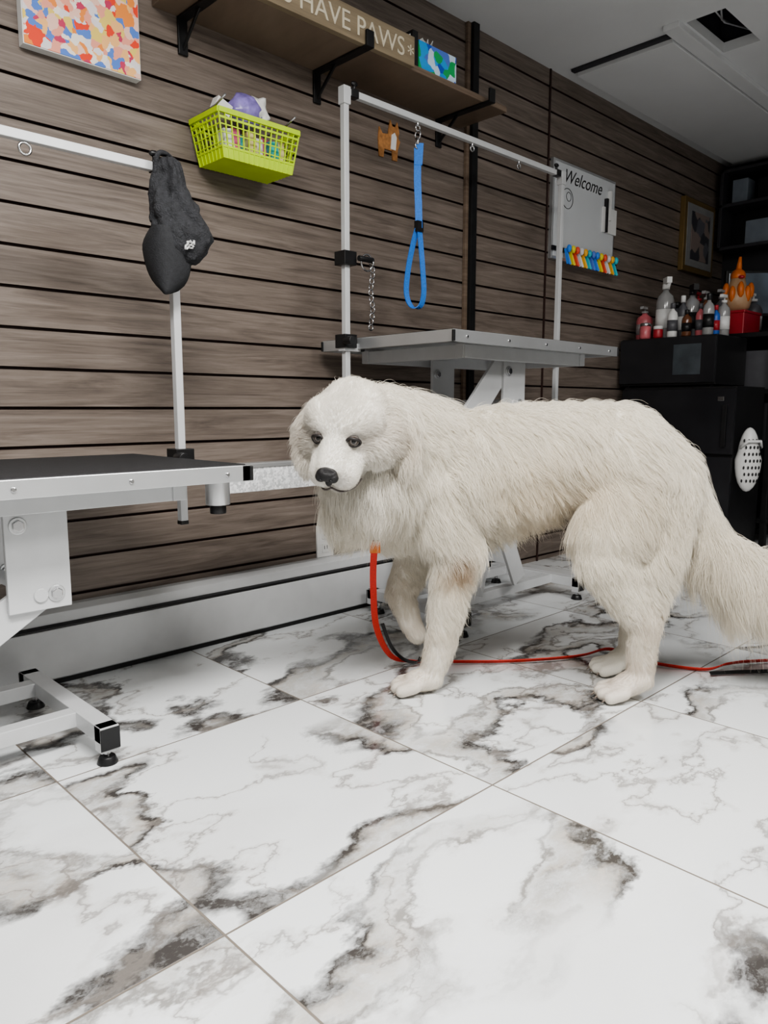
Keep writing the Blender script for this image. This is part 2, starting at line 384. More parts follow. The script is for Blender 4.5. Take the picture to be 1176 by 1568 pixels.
# ------------------------------------------------------------------ wall shelf group
b=B('wall_shelf',[SHELFWOOD,BLACKM],.002)
b.bx(1.1,2.41,1.82,Y1-.001,1.83,1.85,0)
for bxx in (1.19,1.68,2.28):
    b.bx(bxx-.015,bxx+.015,1.79,Y1-.001,1.822,1.83,1); b.bx(bxx-.015,bxx+.015,Y1-.009,Y1-.001,1.73,1.83,1)
    b.beam((bxx,2.045,1.745),(bxx,1.95,1.825),.006,.012,1)
    b.bx(bxx-.015,bxx+.015,1.785,1.795,1.822,1.87,1)
b.done()
SIGN=wood_mat('sign_wood',(.17,.13,.085),(.24,.19,.125),(.31,.25,.17),.5)
b=B('wooden_sign',[SIGN,BLACKP],.001); b.bx(1.12,1.885,1.797,1.817,1.828,1.918,0); sg=b.done()
LET=M('cream_letter',(.62,.56,.44),.6)
text('lettering','US HAVE PAWS',(1.838,1.7955,1.846),.078,LET,sg,'RIGHT')
text('star','*',(1.850,1.7955,1.838),.07,LET,sg,'LEFT')
b=B('tissue_box',[blotch_mat('tissue_print',[(.02,.1,.55),(.05,.35,.8),(.6,.75,.9),(.03,.4,.12),(.1,.2,.65)],30,.4),WPLAST],.002)
b.bx(1.94,2.13,1.83,1.95,1.85,1.94,0)
for i in range(5):
    b.box((2.035+.01*(i-2),1.89,1.955),(.05,.003,.05),1,Matrix.Rotation(.3*(i-2),3,'Y')@Matrix.Rotation(.2*i,3,'Z'))
b.done()
b=B('photo_stand',[BLACKP,WPLAST],.002); b.bx(1.90,1.925,1.82,1.95,1.85,1.955,0); b.bx(1.899,1.9,1.83,1.94,1.86,1.945,1); b.done()

PA=blotch_mat('abstract_portrait',[(.80,.07,.03),(.85,.28,.06),(.85,.78,.70),(.10,.22,.62),(.85,.36,.26),(.80,.60,.15),(.55,.05,.12),(.85,.55,.45),(.9,.5,.2),(.75,.70,.72)],44,.6,warp=2.2)
b=B('canvas_painting',[WPLAST,PA],.002); b.bx(.74,1.045,2.02,2.049,1.615,2.02,0); b.bx(.742,1.043,2.018,2.02,1.617,2.018,1); b.done()

b=B('plastic_basket',[GREENP,STEEL])
def bpt(u,v,z):
    t=(z-1.43)/.12; w=.14*(.84+.16*t); d=.075*(.84+.16*t)
    return Vector((1.34+(u*2-1)*w,1.962+(v*2-1)*d,z))
zb0,zt0=1.43,1.55
def rectloop(z): return [bpt(0,0,z),bpt(1,0,z),bpt(1,1,z),bpt(0,1,z)]
for z,w in ((zt0,.014),(zt0-.018,.006),(zb0+.03,.006)):
    L=rectloop(z)
    for i in range(4): b.beam(L[i],L[(i+1)%4],.008 if w>.01 else .003,w)
for side in range(4):
    n=14 if side%2==0 else 7
    for i in range(n+1):
        t=i/n
        f=[lambda z:bpt(t,0,z),lambda z:bpt(1,t,z),lambda z:bpt(1-t,1,z),lambda z:bpt(0,1-t,z)][side]
        b.beam(f(zb0),f(zt0),.003,.004,up=(0,1,0.001) if side%2==0 else (1,0,.001))
for z in (1.47,1.495,1.515):
    L=rectloop(z)
    for i in range(4): b.beam(L[i],L[(i+1)%4],.002,.003)
L0=rectloop(zb0);L1=rectloop(zb0+.03)
for i in range(4):
    vs=[b.bm.verts.new(p) for p in (L0[i],L0[(i+1)%4],L1[(i+1)%4],L1[i])]; b.bm.faces.new(vs)
vs=[b.bm.verts.new(p) for p in L0]; b.bm.faces.new(vs)
b.tube([(1.22,2.04,1.57),(1.22,1.93,1.575),(1.22,1.88,1.59)],.003,1); b.tube([(1.46,2.04,1.57),(1.46,1.93,1.575),(1.46,1.88,1.59)],.003,1)
BK=b.done()
b=B('supplies',[M('purple_film',(.25,.2,.5),.25,0,.4,30),WPLAST,M('pink_pack',(.7,.15,.3),.4,0,.3,40),M('teal_pack',(.05,.4,.4),.4,0,.3,40),M('cream_pack',(.7,.6,.3),.4,0,.3,40)])
v=b.sph((1.33,1.95,1.59),(.055,.04,.045),0)
for q in v: q.co+=Vector(noise.noise_vector(q.co*40))*.014
v=b.sph((1.37,1.95,1.60),(.035,.03,.04),1)
for q in v: q.co+=Vector(noise.noise_vector(q.co*45))*.014
b.box((1.25,1.95,1.58),(.05,.03,.035),1,Matrix.Rotation(.4,3,'Y'))
for i in range(8): b.box((1.25+.026*i,1.93+.01*(i%3),1.48+.008*(i%2)),(.03,.04,.07),1+i%4,Matrix.Rotation(.15*(i%3-1),3,'Y'))
b.done(BK)

b=B('dog_photo_cutout',[M('tan_print',(.42,.20,.075),.5,0,.3,60),WPLAST,BLACKP])
cx=2.02;zz0=1.63
def plate(pts,mi,y0=2.044,y1=2.049):
    A=[b.bm.verts.new((cx+x,y0,zz0+z)) for x,z in pts];C=[b.bm.verts.new((cx+x,y1,zz0+z)) for x,z in pts]
    n=len(pts); b.bm.faces.new(A).material_index=mi
    for i in range(n): b.bm.faces.new((A[i],A[(i+1)%n],C[(i+1)%n],C[i])).material_index=mi
plate([(-.055,0),(-.035,0),(-.03,.03),(.01,.03),(.012,0),(.035,0),(.038,.04),(.05,.07),(.04,.08),(.045,.1),(.035,.135),(.025,.115),(.01,.115),(.0,.135),(-.008,.1),(-.01,.085),(-.04,.08),(-.055,.1),(-.06,.06)],0)
plate([(.0,.035),(.025,.035),(.03,.08),(.02,.095),(.005,.085)],1,2.042,2.044)
b.done()

b=B('wall_post',[BLACKM,SHELFWOOD],.001); b.bx(2.455,2.49,2.02,2.049,.0+.21,ZC,0); b.bx(2.437,2.455,2.035,2.049,.21,ZC,1); b.done()
b=B('trim_1',[GROOVE]); b.bx(3.02,3.03,2.044,2.049,.0,ZC,0); b.done()

b=B('electrical_outlet',[WPLAST,BLACKP],.002)
b.bx(1.655,1.73,2.042,2.049,.208,.322,0)
for z in (.24,.289):
    b.bx(1.677,1.708,2.039,2.043,z-.016,z+.016,0); b.bx(1.685,1.688,2.0385,2.0395,z-.004,z+.009,1); b.bx(1.697,1.700,2.0385,2.0395,z-.004,z+.009,1)
b.done()

b=B('whiteboard',[ALU,M('board_surface',(.60,.62,.64),.2,0,.03,4),BLACKP,WPLAST],.001)
b.bx(3.045,3.60,2.03,2.049,1.42,1.86,0); b.bx(3.057,3.588,2.027,2.03,1.432,1.848,1)
b.bx(3.47,3.60,2.018,2.027,1.60,1.72,3)
b.bx(3.49,3.505,2.01,2.027,1.60,1.76,2);b.bx(3.52,3.535,2.01,2.027,1.66,1.80,3)
b.tor((3.16,2.026,1.70),.045,.0015,(0,1,0),2); b.tor((3.17,2.026,1.71),.02,.0012,(0,1,0),2)
wb=b.done(); text('lettering','Welcome',(3.12,2.0265,1.77),.085,BLACKP,wb,'LEFT',.0003,.4)
cl=[(.05,.25,.8),(.75,.65,.05),(.8,.1,.05),(.7,.7,.7),(.85,.45,.05),(.05,.5,.6),(.1,.2,.6)]
b=B('hair_clips',[BLACKP]+[M('clip_col%d'%i,c,.4) for i,c in enumerate(cl)])
b.bx(3.04,3.62,2.02,2.028,1.455,1.475,0)
for i in range(13):
    x=3.13+.036*i
    for sgn in (-1,1): b.beam((x,2.01,1.47),(x+.010*sgn+.012,1.995,1.40),.008,.010,1+i%7)
    b.sph((x+.008,1.995,1.47),(.012,.012,.018),1+i%7,sub=2)
b.done(wb)
b=B('framed_picture',[M('gold_frame',(.25,.17,.07),.4,.5),M('matte',(.25,.25,.25),.5),blotch_mat('portrait_print',[(.05,.05,.06),(.12,.12,.14),(.25,.2,.18)],14)],.002)
b.bx(4.37,4.78,2.02,2.049,1.53,1.94,0); b.bx(4.40,4.75,2.016,2.02,1.56,1.91,1); b.bx(4.45,4.70,2.013,2.016,1.60,1.87,2); b.done()

# ------------------------------------------------------------------ right side equipment
DG=M('dark_gloss',(.02,.02,.023),.18,0,.2,5)
b=B('mini_fridge',[BLACKP,DG,STEEL],.006)
b.bx(3.72,4.08,1.42,2.0,.02,.84,0); b.bx(3.70,3.72,1.42,2.0,.03,.50,1); b.bx(3.70,3.72,1.42,2.0,.515,.83,1)
b.bx(3.685,3.70,1.45,1.47,.55,.75,0); b.bx(3.698,3.70,1.47,1.50,.77,.79,2)
for x in (3.76,4.04):
    for y in (1.46,1.96): b.cyl((x,y,0),(x,y,.025),.02,mi=0)
b.done()
b=B('microwave_oven',[BLACKP,DG,M('window_glass',(.06,.07,.08),.1,0,.3,10)],.005)
b.bx(3.73,4.10,1.53,2.03,.85,1.09,0); b.bx(3.715,3.73,1.53,2.03,.86,1.085,1); b.bx(3.712,3.716,1.60,1.74,.90,1.05,2)
for x in (3.76,4.07):
    for y in (1.56,2.0): b.cyl((x,y,.84),(x,y,.852),.012,mi=0)
b.done()
PINK=M('pink_liquid',(.6,.16,.18),.3,0,.2); CLR=M('clear_plastic',(.55,.55,.55),.12,0,.1,10,trans=.5); ORG=M('orange_plastic',(.65,.16,.02),.35); BRN=M('amber',(.15,.06,.03),.2); BL2=M('blue_plastic',(.03,.12,.45),.35); RD2=M('red_plastic',(.4,.03,.04),.35)
GRY=M('grey_plastic',(.10,.10,.11),.4)
def bottle(name,x,y,z,r,h,mb,mc,kind):
    b=B(name,[mb,mc,PINK])
    b.lathe((x,y,z),[(r*.9,0),(r,.006),(r,h*.62),(r*.85,h*.72),(r*.35,h*.8),(r*.33,h*.86)],0,20)
    b.lathe((x,y,z),[(r*1.02,h*.18),(r*1.02,h*.5)],1 if mc is not mb else 2,20)
    if kind=='spray':
        b.lathe((x,y,z),[(r*.42,h*.84),(r*.42,h*.92),(r*.3,h*.93)],1,14); b.box((x-.012,y-.012,z+h*.98),(.06,.026,.03),1,Matrix.Rotation(.78,3,'Z')); b.box((x-.028,y-.028,z+h*.9),(.008,.015,.04),1,Matrix.Rotation(.5,3,'Y'))
    elif kind=='pump':
        b.lathe((x,y,z),[(r*.45,h*.84),(r*.45,h*.9),(r*.12,h*.91),(r*.12,h*1.0)],1,14); b.box((x-.012,y,z+h*1.0),(.05,.018,.014),1)
    else: b.lathe((x,y,z),[(r*.5,h*.84),(r*.5,h*.98),(r*.42,h)],1,14)
    b.done()
T=1.09
bottle('spray_bottle',3.83,1.85,T,.045,.30,CLR,WPLAST,'spray')
bottle('spray_bottle',3.90,1.74,T,.04,.26,CLR,BLACKP,'spray')
bottle('shampoo_bottle',3.762,1.775,T,.025,.17,WPLAST,GRY,'cap')
bottle('pump_bottle',3.85,1.97,T,.042,.17,PINK,CLR,'pump')
bottle('cologne_bottle',3.76,1.70,T,.024,.13,BRN,BLACKP,'cap')
bottle('cologne_bottle',3.765,1.595,T,.026,.2,CLR,BLACKP,'cap')
bottle('cologne_bottle',3.80,1.65,T,.022,.16,PINK,GRY,'cap')
bottle('cologne_bottle',3.82,1.75,T,.024,.21,GRY,WPLAST,'cap')
bottle('cologne_bottle',3.84,1.59,T,.020,.15,BL2,RD2,'cap')
bottle('conditioner_bottle',3.92,1.585,T,.03,.2,CLR,WPLAST,'pump')
bottle('conditioner_bottle',3.88,1.66,T,.027,.22,BRN,CLR,'pump')
bottle('pump_bottle',3.96,1.92,T,.04,.22,CLR,CLR,'pump')
bottle('pump_bottle',4.02,1.64,T,.035,.24,GRY,CLR,'pump')
b=B('pink_jar',[PINK,STEEL]); b.lathe((3.755,1.915,T),[(.026,0),(.028,.01),(.028,.06),(.02,.07)],0); b.lathe((3.755,1.915,T),[(.026,.065),(.026,.08),(.02,.082)],1); b.done()
b=B('cream_jar',[RD2,WPLAST]); b.lathe((3.755,1.845,T),[(.022,0),(.024,.01),(.024,.04),(.02,.05)],0); b.lathe((3.755,1.845,T),[(.024,.045),(.024,.06),(.02,.062)],1); b.done()
b=B('storage_rack',[BLACKM],.002)
for x in (4.13,4.95):
    for y in (1.40,2.0): b.bx(x-.015,x+.015,y-.015,y+.015,0,1.12,0)
for z in (.15,.55,.82,1.11): b.bx(4.115,4.97,1.38,2.02,z-.012,z+.012,0)
b.bx(4.115,4.97,1.99,2.01,.0,1.1,0)
b.done()
T2=1.123
b=B('storage_bin',[RD2],.004); b.bx(4.17,4.40,1.58,1.76,T2,T2+.115,0); b.bx(4.165,4.405,1.575,1.765,T2+.11,T2+.125,0); b.done()
b=B('storage_bin',[BL2],.004); b.bx(4.15,4.30,1.79,1.90,T2,T2+.10,0); b.bx(4.145,4.305,1.785,1.905,T2+.095,T2+.11,0); b.done()
fx_,fy_,fz_=4.29,1.67,T2+.127
b=B('rooster_figurine',[ORG,M('cream_ceramic',(.5,.33,.2),.4),RD2])
b.lathe((fx_,fy_,fz_),[(.04,0),(.065,.02),(.075,.06),(.068,.10),(.045,.14),(.035,.18)],1,24)
for k in range(10):
    a=2*math.pi*k/10; b.sph((fx_+.066*math.cos(a),fy_+.066*math.sin(a),fz_+.11-.02*(k%2)),(.018,.018,.045),0,sub=2)
b.sph((fx_,fy_,fz_+.19),(.038,.038,.04),0); b.cyl((fx_,fy_,fz_+.21),(fx_-.01,fy_-.01,fz_+.29),.018,.007,mi=0); b.sph((fx_-.03,fy_-.03,fz_+.18),(.016,.016,.01),2,sub=2)
b.done()
bottle('shampoo_bottle',4.20,1.96,T2,.04,.20,GRY,BLACKP,'cap')
bottle('shampoo_bottle',4.38,1.92,T2,.045,.26,BRN,RD2,'pump')
bottle('shampoo_bottle',4.50,1.66,T2,.05,.24,GRY,WPLAST,'pump')
bottle('shampoo_bottle',4.48,1.50,T2,.045,.20,BL2,BLACKP,'cap')
bottle('shampoo_bottle',4.36,1.46,T2,.045,.22,WPLAST,BL2,'pump')
bottle('spray_bottle',4.62,1.52,T2,.045,.28,GRY,RD2,'spray')
b=B('computer_monitor',[BLACKP,M('screen',(.16,.20,.25),.15,0,.3,6)],.004)
RZ=Matrix.Rotation(math.radians(-46),3,'Z')
b.box((4.74,1.72,1.40),(.40,.03,.26),0,RZ); b.box(Vector((4.74,1.72,1.40))-F*.017,(.37,.004,.23),1,RZ); b.cyl((4.74,1.74,T2+.01),(4.74,1.74,1.3),.02,mi=0); b.cyl((4.74,1.74,T2),(4.74,1.74,T2+.012),.09,mi=0)
b.done()
for i,(z,m_) in enumerate(((.163,DG),(.563,M('grey_tool',(.07,.07,.075),.5)),(.833,GRY))):
    b=B('tool_case',[m_,BLACKP,STEEL],.008); b.bx(4.17,4.55,1.42,1.8,z,z+.2,0); b.bx(4.28,4.43,1.405,1.42,z+.08,z+.12,1); b.bx(4.22,4.24,1.41,1.42,z+.12,z+.16,2); b.done()
b=B('wall_cabinet',[DARKW,BLACKP,M('grey_panel',(.20,.23,.27),.4)],.003)
for z in (1.70,1.95,2.15): b.bx(4.80,4.99,1.50,2.01,z-.01,z+.01,0)
b.bx(4.80,4.99,1.48,1.50,1.69,2.16,0); b.bx(4.80,4.99,1.99,2.01,1.69,2.16,0); b.bx(4.97,4.99,1.50,2.01,1.69,2.16,1)
b.bx(4.84,4.96,1.63,1.86,1.712,1.85,2); b.bx(4.84,4.95,1.65,1.8,1.962,2.08,1); b.bx(4.84,4.95,1.86,1.95,1.962,2.1,2)
b.done()
# clog shoe hanging at the fridge corner
b=B('clog_shoe',[WPLAST,BLACKP])
K=Matrix.Rotation(math.radians(-44),3,'Z')
c0=Vector((3.765,1.365,.49))
v=b.sph(c0,(.062,.045,.155),0,K)
for q in v:
    l=K.inverted()@(q.co-c0)
    if l.z>.02: l.x*=.82
    q.co=c0+K@l
for i in range(5):
    for j in range(7):
        u=-.036+.018*i+(.006 if j%2 else 0); zq=-.10+.032*j
        rr=1-(u/.062)**2-(zq/.155)**2
        if rr>.12: b.sph(c0+K@Vector((u,-.045*math.sqrt(rr),zq)),(.0072,.004,.0085),1,sub=2)
b.tube([c0+K@Vector((-.05,-.02,.06)),c0+K@Vector((-.03,-.050,.09)),c0+K@Vector((.03,-.050,.09)),c0+K@Vector((.05,-.02,.06))],.007,0)
b.done()

# cap
b=B('baseball_cap',[M('black_denim',(.030,.031,.035),.85,0,.35,90,.6,bscale=260),M('embroidery',(.5,.5,.5),.7,0,.5,200),M('brim_denim',(.022,.023,.026),.8,0,.2,120,.25,bscale=300)])
P0=Vector((.955,1.72,1.307))-F*.04
def cp(s,z,d=0): return P0+R*s+F*d+Vector((0,0,z))
rings=[]
prof=[(.004,.010,.016,.012),(.006,.002,.026,.024),(.007,-.015,.031,.030),(.008,-.045,.037,.036),(.012,-.075,.046,.042),(.018,-.105,.056,.047),(.026,-.135,.066,.05),(.031,-.160,.069,.052),(.033,-.185,.064,.05),(.036,-.205,.050,.042),(.038,-.222,.034,.03),(.038,-.232,.012,.012)]
pr=catmull([Vector((a,z_,rx)) for a,z_,rx,ry in prof],3); pr2=catmull([Vector((ry,0,0)) for a,z_,rx,ry in prof],3)
for q,q2 in zip(pr,pr2):
    s_,z_,rx=q; ry=q2[0]
    ring=[]
    for k in range(72):
        a=2*math.pi*k/72
        fold=1+.16*math.sin(a*4+z_*22)*math.exp(-((z_+.05)/.08)**2)+.06*math.sin(a*9+2*math.sin(z_*45))
        p=cp(s_+rx*fold*math.cos(a),z_,ry*fold*math.sin(a))
        p+=Vector(noise.noise_vector(p*22))*.007+Vector(noise.noise_vector(p*55))*.007
        ring.append(b.bm.verts.new(p))
    rings.append(ring)
for i in range(len(rings)-1):
    for k in range(72):
        f=b.bm.faces.new((rings[i][k],rings[i][(k+1)%72],rings[i+1][(k+1)%72],rings[i+1][k])); f.smooth=True
b.bm.faces.new(rings[0]);b.bm.faces.new(rings[-1])
g=[]
for i in range(17):
    row=[]
    for j in range(13):
        t=j/12; a=-1+2*i/16
        w=.058*math.sqrt(max(0,1-(t*.97)**3.4))*(.62+.38*math.sin(min(1,t*3.0)*math.pi/2))
        s_=.000+.002*t+a*w; z_=-.155-.152*t+.014*a*a*t
        dd=-.066+.040*a*a+.022*t
        row.append(cp(s_,z_,dd))
    g.append(row)
top=[[b.bm.verts.new(p) for p in r] for r in g]; bot=[[b.bm.verts.new(p+F*.006) for p in r] for r in g]
def bf(*vs):
    f=b.bm.faces.new(vs); f.smooth=True; f.material_index=2
for i in range(16):
    for j in range(12):
        bf(top[i][j],top[i+1][j],top[i+1][j+1],top[i][j+1])
        bf(bot[i][j],bot[i][j+1],bot[i+1][j+1],bot[i+1][j])
for j in range(12):
    bf(top[0][j],top[0][j+1],bot[0][j+1],bot[0][j]); bf(top[16][j],top[16][j+1],bot[16][j+1],bot[16][j])
for i in range(16): bf(top[i][12],top[i+1][12],bot[i+1][12],bot[i][12])
b.tube(catmull([cp(-.02,-.03,-.02),cp(-.012,.012,-.018),cp(.004,.018,.0),cp(.016,.0,.03),cp(.018,-.05,.04)],5),.006,0)
for i in range(9):
    b.box(cp(.062+.005*(i%3)-.004*(i//3),-.190-.006*(i//3),-.050+.004*(i%3)),(.010,.004,.004),1,Matrix.Rotation(-.77,3,'Z')@Matrix.Rotation(.8*i,3,'Y'))
b.done()

# ------------------------------------------------------------------ DOG
dog=D.objects.new('great_pyrenees_dog',None); COL.objects.link(dog)
dog.location=F*1.86; dog.rotation_euler=(0,0,math.atan2(-.697,.717))
def nrm(v): v=np.array(v,float); return v/np.linalg.norm(v)
hf=nrm((-.25,-.73,-.63)); hl=np.array((.94,-.31,-.12)); hl=nrm(hl-hf*hl.dot(hf)); hu=np.cross(hf,hl)
HC=np.array((-7.6,-14.,70.3))
def H(f,l,u): return tuple(HC+hf*f+hl*l+hu*u)
back=tuple(-hf)
bones=[]
def bone(p1,r1,p2,r2,ys=1.,L=3.,lift=.5,flow=(1,0,-.4),zs=1.):
    bones.append(dict(p1=np.array(p1)/100,p2=np.array(p2)/100,r1=r1/100,r2=r2/100,ys=ys,L=L/100,lift=lift,flow=np.array(flow,float)/np.linalg.norm(flow)))
# trunk  (s,b,z)
bone((2,8,52),14.3,(15,10,54.5),17.4,.85,5.2,.5,(.6,0,-1))
bone((15,10,54.5),17.4,(31,9,58.7),15.9,.85,5,.5,(1,0,-.8))
bone((31,9,58.7),15.9,(47,8,61.0),14.2,.85,4.8,.5,(1,0,-.8))
bone((47,8,61.0),14.2,(60,7,59.8),15.2,.85,4.4,.5,(1,0,-.7))
bone((60,7,59.8),15.2,(69.5,7,55.5),12,.9,4.4,.5,(.8,0,-1))
bone((20,8,44),7,(44,8,51.5),6.2,.8,4.5,.4,(.6,0,-1))
# neck
bone((9,8,62),15,(0,0,66.5),12.3,.9,5.2,.55,(1,.2,-.8))
bone((0,0,66.5),12.3,(-4,-8,69),9.8,.95,4,.6,(1,.2,-.6))
bone((2,3,55),12.5,(-4,-5,57),10.6,.95,5.8,.5,(.3,-.1,-1))
bone((-4,-4,55),10.2,(-7,-4,50),8,.9,5.8,.45,(-.1,-.1,-1))
# head
bone(H(-2,0,.3),8.8,H(3,0,1.0),8.3,1,2.1,.45,back)
for s_ in (-1,1):
    bone(H(6.4,3.2*s_,4.5),3.0,H(3,4.6*s_,4.0),4.6,1,1.1,.38,back)
    bone(H(5.0,5.2*s_,-1.8),4.8,H(0,6.6*s_,-4),6.0,1,3.2,.6,tuple(-hf*.7+hl*.7*s_-hu*.6))
    bone(H(9,2.3*s_,-1.4),3.9,H(14.0,2.3*s_,-2.6),3.5,1,.9,.35,tuple(-hf-hu*.4))
bone(H(7.6,0,1.2),4.6,H(15.0,0,-.1),3.3,1,.65,.35,back)
bone(H(5,0,-5.4),5.0,H(12.6,0,-5.6),3.0,1,1.6,.45,tuple(-hf-hu*.6))
# ears (folded pendants)
ed=(.1,0,-1)
bone((1.0,-12.5,74.2),2.6,(4.4,-12.5,69),3.6,.6,3.2,.45,(.4,0,-1)); bone((4.4,-12.5,69),3.6,(5.0,-13.5,62),3.0,.6,4.0,.45,ed)
bone((-15.2,-13,73.6),2.3,(-18.0,-13.5,69),2.8,.7,2.4,.4,(-.3,0,-1)); bone((-18.0,-13.5,69),2.8,(-17.8,-14.5,61.5),2.4,.7,3.0,.4,(0,0,-1))
# front near leg
bone((9,2,56),9.5,(18.5,2,38),6.8,.85,4.8,.5,(.5,0,-1))
bone((18.5,2,38),6.5,(16.8,2.2,26),4.9,.9,3.6,.45,(.6,0,-1))
bone((16.8,2.2,26),4.9,(14.6,2.4,12),3.8,.95,2.8,.45,(.6,0,-1))
bone((14.6,2.4,12),3.8,(12.5,2.2,5),3.3,1,1.8,.42,(.5,0,-1))
bone((12.5,2.2,4),3.2,(8,1.4,3.0),3.0,1.2,1.,.35,(-.6,0,-.5))
def toes(cx,cy,dirx,z=1.8,r=1.75,n=4,dy=0.):
    for i in range(n):
        o_=(i-(n-1)/2); l=1.2 if i in (1,2) else 0.
        bone((cx,cy+o_*2.3,z+1.0),r,(cx-(3.6+l),cy+o_*2.6+dy,z),r*.97,1,.35,.3,(-.7,0,-.4))
toes(8,1.2,-1)
# front far leg (raised)
bone((9,16,55),8.5,(10,17,36),5.8,.8,4,.45,(.3,0,-1))
bone((10,17,36),5.6,(4.6,17,23),4.0,.9,2.8,.4,(.4,0,-1))
bone((4.6,17,23),3.9,(7.2,16.5,14.5),3.1,1,2.0,.4,(.4,0,-1))
bone((7.2,16.5,14.5),3.1,(9.2,16.3,11),2.7,1.1,.9,.35,(.4,0,-1))
# hind near leg
bone((63,3,56),13.2,(57,-1,43),10.4,.75,4.6,.5,(.5,0,-1))
bone((57,-1,43),9.8,(55.5,-2,36.5),7.6,.78,4.0,.45,(.3,0,-1))
bone((55.5,-2,36.5),7.6,(64.6,-3,21),4.2,.85,3.2,.45,(.6,0,-1))
bone((70,5,52),11.2,(67,0,34),7.2,.85,5.2,.5,(.4,0,-1))
bone((67,0,34),6.7,(65.5,-3,21),4.1,.85,3.8,.45,(.6,0,-1))
bone((65.5,-3,21),4.0,(65,-3,7),3.3,1,2.2,.42,(.6,0,-1))
bone((65,-3,5.5),3.3,(60,-3.2,3.0),3.0,1.2,1.,.35,(-.6,0,-.5))
toes(60,-3.2,-1)
# hind far leg
bone((64,13,56),12,(63,15,40),9,.75,3.8,.5,(.4,0,-1))
bone((63,15,40),8,(70,16,21),3.8,.85,2.8,.45,(.5,0,-1))
bone((70,16,21),3.8,(68.5,16,7),3.2,1,1.9,.4,(.3,0,-1))
bone((68.5,16,5.5),3.2,(64,16,3.0),2.9,1.2,.9,.35,(-.6,0,-.5))
toes(64,16,-1)
# tail
bone((76,7,57),5.5,(80,6,47),5.2,1,5,.45,(.4,0,-1))
bone((80,6,47),5.2,(83.5,5,39.5),5,1,7,.45,(.2,-.1,-1))
bone((83.5,5,39.5),5,(91,4,33.5),5,1,11,.5,(.3,-.05,-1))
bone((91,4,33.5),5,(100,3,30.5),4.8,1,12,.5,(.7,0,-1))
bone((100,3,30.5),4.8,(110,3,29),3.4,1,12,.5,(1,0,-.7))

bm=bmesh.new()
for q in bones:
    L=np.linalg.norm(q['p2']-q['p1']); n=max(2,int(L/(.35*min(q['r1'],q['r2'])))+1)
    for i in range(n+1):
        t=i/n; p=q['p1']*(1-t)+q['p2']*t; r=q['r1']*(1-t)+q['r2']*t
        bmesh.ops.create_icosphere(bm,subdivisions=2,radius=1,matrix=Matrix.Translation(p)@Matrix.Diagonal((r,r*q['ys'],r,1)))
me=D.meshes.new('tmp'); bm.to_mesh(me); bm.free()
tmp=D.objects.new('tmp',me); COL.objects.link(tmp)
md=tmp.modifiers.new('r','REMESH'); md.mode='VOXEL'; md.voxel_size=.0055; md.use_smooth_shade=True
md=tmp.modifiers.new('s','SMOOTH'); md.factor=.5; md.iterations=7
dg=bpy.context.evaluated_depsgraph_get(); dg.update()
bodyme=D.meshes.new_from_object(tmp.evaluated_get(dg)); bodyme.name='body'
D.objects.remove(tmp,do_unlink=True)
body=D.objects.new('body',bodyme); COL.objects.link(body); body.parent=dog
nv=len(bodyme.vertices)
V=np.zeros(nv*3,np.float32); bodyme.vertices.foreach_get('co',V); V=V.reshape(-1,3)
VN=np.zeros(nv*3,np.float32); bodyme.vertices.foreach_get('normal',VN); VN=VN.reshape(-1,3)
V[:,2]=np.maximum(V[:,2],.001); bodyme.vertices.foreach_set('co',V.reshape(-1))
bodyme.calc_loop_triangles()
nt_=len(bodyme.loop_triangles); TI=np.zeros(nt_*3,np.int32); bodyme.loop_triangles.foreach_get('vertices',TI); TI=TI.reshape(-1,3)

spots=[(H(6,0,0),14,(.83,.81,.765),.9),
 ((19,-4.5,33.5),3.8,(.33,.20,.10),.97),((17,-1,31),3,(.58,.45,.30),.5),
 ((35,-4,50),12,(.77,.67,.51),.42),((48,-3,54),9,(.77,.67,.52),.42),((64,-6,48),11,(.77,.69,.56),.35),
 ((67,-4,20),6,(.60,.51,.42),.4),((65,-3,9),6,(.58,.47,.38),.45),((58,-3,3),6,(.58,.46,.39),.5),
 ((14,2,14),6,(.67,.58,.49),.3),((6,1,3),6,(.60,.49,.41),.5),((9,16,14),6,(.58,.49,.40),.4),((5,16,24),6,(.70,.62,.53),.35),
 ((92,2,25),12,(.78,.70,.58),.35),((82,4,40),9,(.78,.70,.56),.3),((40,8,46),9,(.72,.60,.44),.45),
 (H(8.5,4.8,2.6),2.6,(.46,.42,.38),.55),(H(8.5,-4.8,2.6),2.6,(.46,.42,.38),.55),(H(2,-8,3),5,(.62,.57,.51),.35),(H(4,7,1),5,(.64,.58,.52),.35),
 ((5,-15.5,66),5,(.62,.55,.46),.6),((-18,-15.5,66),5,(.58,.52,.45),.6),
 (H(14.8,0,-5.6),2.8,(.34,.31,.30),.55),(H(16.5,2.6,-1.6),2.0,(.42,.39,.38),.5),(H(16.5,-2.6,-1.6),2.0,(.42,.39,.38),.4)]
def colour(P):
    c=np.tile(np.array((.865,.825,.74)),(len(P),1))
    for p,r,k,w in spots:
        d2=((P-np.array(p)/100)**2).sum(1); a=(w*np.exp(-d2/(r/100)**2))[:,None]
        c=c*(1-a)+np.array(k)*a
    return c
ca=bodyme.color_attributes.new('fcol','FLOAT_COLOR','POINT')
cc=np.ones((nv,4),np.float32); cc[:,:3]=colour(V)*.88; ca.data.foreach_set('color',cc.reshape(-1))
